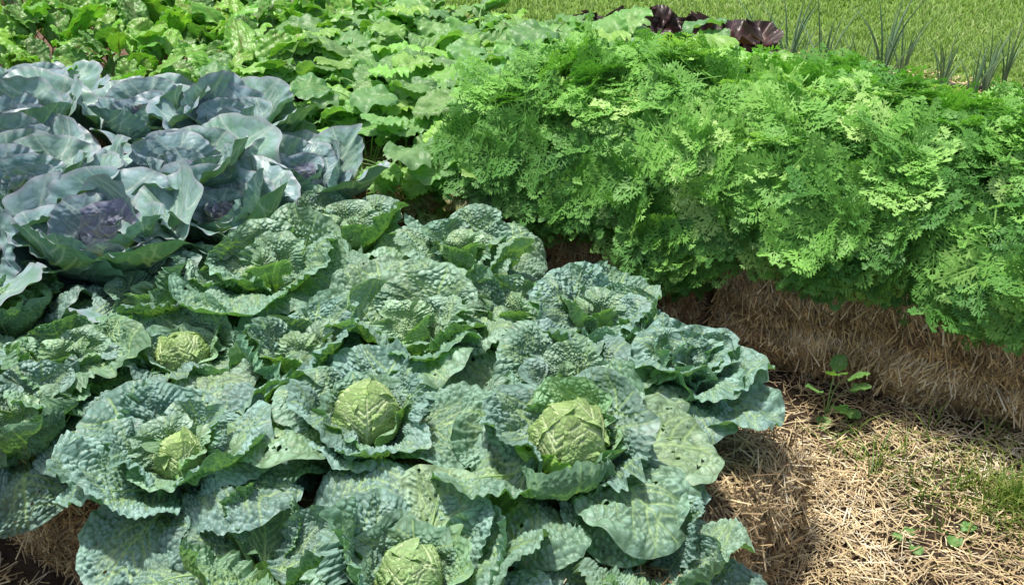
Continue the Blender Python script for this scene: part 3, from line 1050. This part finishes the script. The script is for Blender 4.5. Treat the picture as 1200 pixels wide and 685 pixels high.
# ------------------------------------------------------------------ red cabbages
CLR.update({'r1': (.16, .30, .32), 'r2': (.16, .27, .35), 'r3': (.17, .34, .27), 'rc': (.23, .17, .38)})
RED = [
    ('A', -1.07, 2.62, .02, 0.289, 'red cabbage with open purple heart, ringed by big grey-blue leaves, nearest of its kind', 21),
    ('B', -1.42, 2.44, .02, 0.276, 'red cabbage cut by the left edge, its dark purple ball between pale-rimmed leaves', 22),
    ('C', -1.52, 3.12, .04, 0.262, 'red cabbage near the left edge, behind the one with the open purple heart', 23),
    ('D', -1.25, 3.55, .04, 0.262, 'red cabbage with leaning silvery leaves in front of the beet tops', 24),
    ('E', -.92, 3.45, .05, 0.262, 'red cabbage with one upright fan-like pale leaf, beside the turnip leaves', 25),
    ('F', -1.70, 3.80, .04, 0.249, 'red cabbage farthest back, its striped silvery leaf below the beets', 26),
    ('G', -.62, 3.08, .02, 0.234, 'red cabbage at the right end of its group, next to the savoys', 27),
    ('H', -2.05, 3.75, .04, 0.249, 'red cabbage in the far left corner of its group, cut by the left edge', 28),
    ('J', -1.36, 2.86, .05, 0.282, 'red cabbage with tall overlapping blue-grey leaves, directly behind the purple-hearted one', 30),
    ('K', -1.60, 3.42, .04, 0.266, 'red cabbage in the middle of the back rank, silvery outer leaves leaning left', 34),
    ('L', -.80, 2.80, .03, 0.249, 'red cabbage whose pale outer leaves touch the blistered savoys', 32),
    ('I', -.98, 3.02, .04, 0.276, 'red cabbage with wide flat grey-green leaves in the middle of its group', 29),
]
for nm, x, y, dz, sz, lab, sd in RED:
    r_ = random.Random(sd)
    lv = []
    a = r_.uniform(0, 360)
    NN = 20
    far = y > 3.3
    for i in range(NN):
        a += 137.5 + r_.uniform(-8, 8)
        q = i / (NN - 1)
        tone = 'rc' if q < (.42 if nm in 'AB' else .18) else (('r2', 'r1')[i % 2] if q < .7 else ('r1', 'r3', 'r3')[i % 3])
        lv.append(dict(az=a, tone=tone, L=.36 + .90 * q * r_.uniform(.9, 1.1), W=.42 + 1.0 * q * r_.uniform(.9, 1.15), e0=55 - 32 * q + r_.uniform(-6, 6), e1=112 - 82 * q + r_.uniform(-12, 14) + (r_.uniform(-5, 48) if q > .6 else 0), epow=.9,
                       cup=1.1 - .75 * q + r_.uniform(-.1, .2), tw=r_.uniform(-.4, .4) * q, ruf=.0045 + .004 * q, rufk=(4, 7, 11, 18), bl=.0012, pet=.002 + .03 * q, petr=.004 + .002 * q, wave=.008 + .010 * q, edgecurl=-.012 * q, kind='smooth', z=.03 - .05 * q, out=.03))
    cabbage('red_cabbage', lab, (x, y, BALE_H + dz), sz, lv, dict(R=.13, tone='rc', mat='red', z=.0), sd, 'smooth', GR, 'red', n=60 if far else 80, open_front=44)

# ------------------------------------------------------------------ turnips and beets
def leafy_proto(kind, seed, nleaf, mat, length, width, pet, e0r, e1r, colors, height, **kw):
    r_ = random.Random(seed)
    res = []
    for i in range(nleaf):
        me = leaf_mesh(M[mat], L=length * r_.uniform(.75, 1.2), W=width * r_.uniform(.8, 1.15), e0=r_.uniform(*e0r), e1=r_.uniform(*e1r), epow=1.0,
                       pet=pet * r_.uniform(.7, 1.25), kind=kind, tex=seed + i, n=30, seed=seed * 13 + i, **kw)
        res.append((me, i * 137.5 + r_.uniform(-25, 25), r_.choice(colors), r_.uniform(-25, 25)))
    return res


def place_leafy(name, label, cat, group, loc, proto, rz, sc):
    root = thing(name, label, cat, loc, rz, group)
    root.scale = (sc, sc, sc)
    for me, az, c, roll in proto:
        obj('leaf', me, root, (0, 0, 0), (R(roll), 0, R(az)), color=jit(c, .2))


TC = [(.19, .42, .11), (.22, .48, .12), (.27, .52, .15), (.17, .38, .14), (.33, .62, .11)]
protoT = [leafy_proto('smooth', 200 + i, 15, 'turnip', .150, .135, .22, (45, 84), (-25, 20), TC, .3, cup=.35, ruf=.006, rufk=(6, 11, 17), bl=.002, petr=.0035,
                      wave=.012, out=.07, lobes=.07, obov=.45, edgecurl=-.008) for i in range(4)]
BC = [(.17, .42, .08), (.25, .55, .08), (.34, .66, .09), (.16, .36, .08)]
protoB = [leafy_proto('beet', 300 + i, 10, 'beet', .175, .105, .15, (62, 88), (-10, 55), BC, .3, cup=.4, ruf=.006, rufk=(6, 11, 17), bl=.0025, petr=.0035,
                      wave=.010, out=.04, obov=.1, edgecurl=-.006) for i in range(4)]
r_ = random.Random(12)
def place_rows(name, word, cat, group, protos, t0, dt, ncol, ends):
    ordn = ['first', 'second', 'third', 'fourth', 'fifth', 'sixth', 'seventh', 'eighth', 'ninth']
    lines = ['in the front line', 'in the second line', 'in the third line', 'in the fourth line', 'in the fifth line', 'in the rearmost line']
    for ri in range(6):
        for ci in range(ncol):
            if name == 'turnip_plant' and ci >= 6 + (ri + 1) // 2: continue
            t = t0 - dt * ci + (.12 if ri % 2 else 0) + r_.uniform(-.05, .05) + ((.0, .04, .14, .27, .42, .60)[ri] if name == 'turnip_plant' else .03 * ri)
            n = 2.86 + .235 * ri + r_.uniform(-.05, .05)
            z = BALE_H - (.05 if ri == 0 else 0) 
            place_leafy(name, '%s %s, %s from %s' % (word, lines[ri], ordn[ci], ends), cat, group, P(t, n, z), protos[r_.randrange(4)], r_.uniform(0, 6.28), r_.uniform(.9, 1.12) * (1 + .035 * ri))


place_rows('turnip_plant', 'leafy green turnip plant', 'turnip plant', 'turnip plants in the bale bed', protoT, -1.80, .225, 9, 'the carrot tops')
place_rows('beet_plant', 'glossy red-stemmed beet plant', 'beet plant', 'beet plants in the bale bed', protoB, -3.08, .235, 8, 'the turnips')

protoW = leafy_proto('smooth', 260, 9, 'turnip', .13, .09, .12, (20, 60), (-95, -60), [(.30, .24, .08), (.26, .17, .08), (.22, .34, .08), (.36, .34, .10)], .3, cup=.9, ruf=.012, rufk=(5, 9, 13), bl=.004, petr=.003,
                      wave=.02, out=.08, lobes=.1, obov=.4, edgecurl=-.02)
for i, (t, n, z, lb) in enumerate([(-1.78, 2.80, .34, 'withered turnip plant hanging beside the carrot tops'), (-1.98, 2.78, .30, 'withered turnip plant drooping over the bale, left of the other withered one')]):
    place_leafy('turnip_plant', lb, 'turnip plant', 'turnip plants in the bale bed', P(t, n, z), protoW, i * 2.0 + 1, 1.0)

# ------------------------------------------------------------------ red lettuces and onions beyond the carrots
LC = [(.05, .025, .028), (.09, .05, .045), (.06, .04, .03)]
protoL = [leafy_proto('savoy', 400 + i, 12, 'lettuce', .17, .15, .03, (35, 80), (20, 80), LC, .3, cup=.5, ruf=.02, rufk=(5, 9, 13), bl=.004, petr=.003,
                      wave=.012, out=.06, obov=.3, edgecurl=-.01) for i in range(2)]
for i, (x, y, lab) in enumerate([(.52, 5.08, 'dark red lettuce leftmost of its row behind the turnip leaves'), (.73, 5.02, 'dark red lettuce in the middle of its row behind the carrot tops'),
                                 (.94, 4.98, 'dark red lettuce rightmost of its row, beside the onion leaves')]):
    place_leafy('red_lettuce', lab, 'lettuce', 'dark red lettuces beyond the carrot tops', (x, y, .17), protoL[i % 2], i * 2.1, 1.7)


def onion_mesh(sd):
    r = np.random.default_rng(sd)
    Vs, Fs, hs, rs, off = [], [], [], [], 0
    for i in range(r.integers(6, 10)):
        h = r.uniform(.22, .42)
        az = r.uniform(0, 2 * PI)
        le = r.uniform(.05, .5)
        k, mm = 9, 5
        s = np.linspace(0, 1, k)
        cx = le * h * s ** 2 * math.cos(az) + .008 * math.cos(az); cy = le * h * s ** 2 * math.sin(az) + .008 * math.sin(az)
        cz = h * s * (1 - .3 * le * s ** 2)
        rad = .0045 * (1 - s ** 2.5) + .0006
        al = np.linspace(0, 2 * PI, mm, endpoint=False)
        V = np.stack([cx[:, None] + np.outer(rad, np.cos(al)), cy[:, None] + np.outer(rad, np.sin(al)), np.repeat(cz[:, None], mm, 1)], -1).reshape(-1, 3)
        i2 = np.arange(k * mm).reshape(k, mm) + off
        Fs.append(np.stack([i2[:-1], np.roll(i2[:-1], -1, 1), np.roll(i2[1:], -1, 1), i2[1:]], -1).reshape(-1, 4))
        Vs.append(V); off += len(V); hs.append(.4 + .6 * np.repeat(s, mm)); rs.append(np.full(len(V), r.random()))
    return mesh_from('onion_plant', np.vstack(Vs), np.vstack(Fs), [M['onion']], {'rnd': np.concatenate(rs), 'hgt': np.concatenate(hs)})


ons = [onion_mesh(i) for i in range(5)]
r_ = random.Random(3)
on_pos = []
for i in range(16):
    on_pos.append((1.18 + i * .085 + r_.uniform(-.04, .04), 5.35 - i * .01 + r_.uniform(-.2, .2)))
for i, (x, y) in enumerate(on_pos):
    lab = 'thin upright grey-green onion plant, %s' % (
        'first' if i == 0 else ['', 'second', 'third', 'fourth', 'fifth', 'sixth', 'seventh', 'eighth', 'ninth', 'tenth', 'eleventh', 'twelfth', 'thirteenth', 'fourteenth', 'fifteenth', 'sixteenth'][i]) + ' from the left beside the lawn'
    o = obj('onion_plant', ons[i % 5], None, (x, y, .06), (0, 0, i * 1.3))
    s_ = r_.uniform(.8, 1.35) if i < 10 else r_.uniform(.7, 1.1)
    o.scale = (s_, s_, s_)
    tag(o, lab, 'onion', 'onions beside the lawn')

# mulch chips and black hose at the lawn edge
r = np.random.default_rng(8)
m = 5000
x = r.uniform(1.3, 4.2, m); y = r.uniform(4.6, 6.2, m)
nn_ = x * NX + y * NY
ok = (nn_ > 4.6) & (nn_ < 6.15)
x, y = x[ok], y[ok]; m = len(x)
an = r.uniform(0, 2 * PI, m)
V, F, rq = straws(np.stack([x, y, gz(x, y) + r.uniform(.004, .03, m)], -1), np.stack([np.cos(an), np.sin(an), r.normal(0, .2, m)], -1),
                  np.tile([0, 0, 1.], (m, 1)) + r.normal(0, .3, (m, 3)), r.uniform(.015, .05, m), r.uniform(.006, .014, m), r.random(m) * .9, sd=2)
tag(obj('bark_mulch', mesh_from('bark_mulch', V, F, [M['straw_old_lifted']], {'rnd': rq})), 'brown wood chip mulch between the carrot tops and the lawn', 'mulch', kind='stuff')


def tube_path(pts, rad, mm=8, sub=8):
    pts = np.array(pts, float)
    # catmull-rom
    out = []
    for i in range(len(pts) - 1):
        p0, p1, p2, p3 = pts[max(i - 1, 0)], pts[i], pts[i + 1], pts[min(i + 2, len(pts) - 1)]
        for s in np.linspace(0, 1, sub, endpoint=False):
            out.append(.5 * ((2 * p1) + (-p0 + p2) * s + (2 * p0 - 5 * p1 + 4 * p2 - p3) * s * s + (-p0 + 3 * p1 - 3 * p2 + p3) * s ** 3))
    out.append(pts[-1])
    C = np.array(out)
    T = np.gradient(C, axis=0); T /= np.linalg.norm(T, axis=1, keepdims=True)
    A = np.cross(T, [0, 0, 1.]); A /= np.linalg.norm(A, axis=1, keepdims=True) + 1e-9
    B = np.cross(A, T)
    al = np.linspace(0, 2 * PI, mm, endpoint=False)
    V = (C[:, None] + rad * (A[:, None] * np.cos(al)[None, :, None] + B[:, None] * np.sin(al)[None, :, None])).reshape(-1, 3)
    i2 = np.arange(len(C) * mm).reshape(len(C), mm)
    F = np.stack([i2[:-1], i2[1:], np.roll(i2[1:], -1, 1), np.roll(i2[:-1], -1, 1)], -1).reshape(-1, 4)
    return V, F


V, F = tube_path([(1.75, 5.75, .03), (2.05, 5.62, .04), (2.3, 5.5, .03), (2.6, 5.42, .035), (3.0, 5.2, .03), (3.6, 5.0, .03), (4.2, 4.6, .03)], .012)
tag(obj('soaker_hose', mesh_from('soaker_hose', V, F, [M['hose']])), 'black irrigation hose lying on the brown mulch by the lawn', 'hose')

# ------------------------------------------------------------------ small weeds in the path
def weed(name, label, loc, leaves, seed):
    root = thing(name, label, 'weed', loc, 0)
    r_ = random.Random(seed)
    for i, (az, L, h, e0) in enumerate(leaves):
        me = leaf_mesh(M['turnip'], L=L, W=L * .78, e0=e0, e1=e0 - 40, pet=h, petr=.0016, kind='smooth', tex=i, n=20, seed=seed + i, cup=.25, ruf=.002, bl=.001, wave=.003, out=.015, obov=-.25)
        obj('leaf', me, root, (0, 0, 0), (0, 0, R(az)), color=jit((.14, .34, .06), .15))


weed('broadleaf_weed', 'bright green weed with oval leaves sprouting at the foot of the carrot bale', (.88, 2.56, .0),
     [(-100, .075, .17, 85), (-50, .07, .16, 82), (-20, .06, .11, 70), (-150, .06, .10, 75), (-80, .06, .07, 60), (-40, .06, .05, 40), (-110, .055, .03, 25), (60, .06, .13, 80)], 5)
weed('broadleaf_weed', 'tiny two-leaved green seedling in the straw near the grass tuft', (1.06, 2.04, .01), [(-120, .045, .02, 30), (30, .045, .02, 25)], 8)
weed('broadleaf_weed', 'small pale green seedling lying in the straw path, lowest of the weeds', (.94, 2.01, .01), [(-90, .04, .02, 35), (80, .035, .02, 30), (160, .03, .02, 40)], 9)
r = np.random.default_rng(31)
xs, ys = [], []
for cx, cy, k_, s_ in [(.93, 2.36, 40, .05), (1.0, 2.28, 30, .05), (1.15, 2.42, 26, .06), (1.02, 2.1, 16, .05), (1.3, 2.42, 22, .08), (1.2, 1.95, 22, .1), (1.05, 2.3, 26, .14), (-.98, 1.42, 26, .06), (-1.05, 1.5, 20, .06), (.7, 1.6, 12, .06)]:
    xs.append(r.normal(cx, s_, k_)); ys.append(r.normal(cy, s_, k_))
xs, ys = np.concatenate(xs), np.concatenate(ys)
grass_obj('wild_grass', xs, ys, r.uniform(.04, .13, len(xs)), np.full(len(xs), .0045), 'sprout', 'sparse yellow-green grass shoots coming up through the path straw', 1.6, 6, 16)
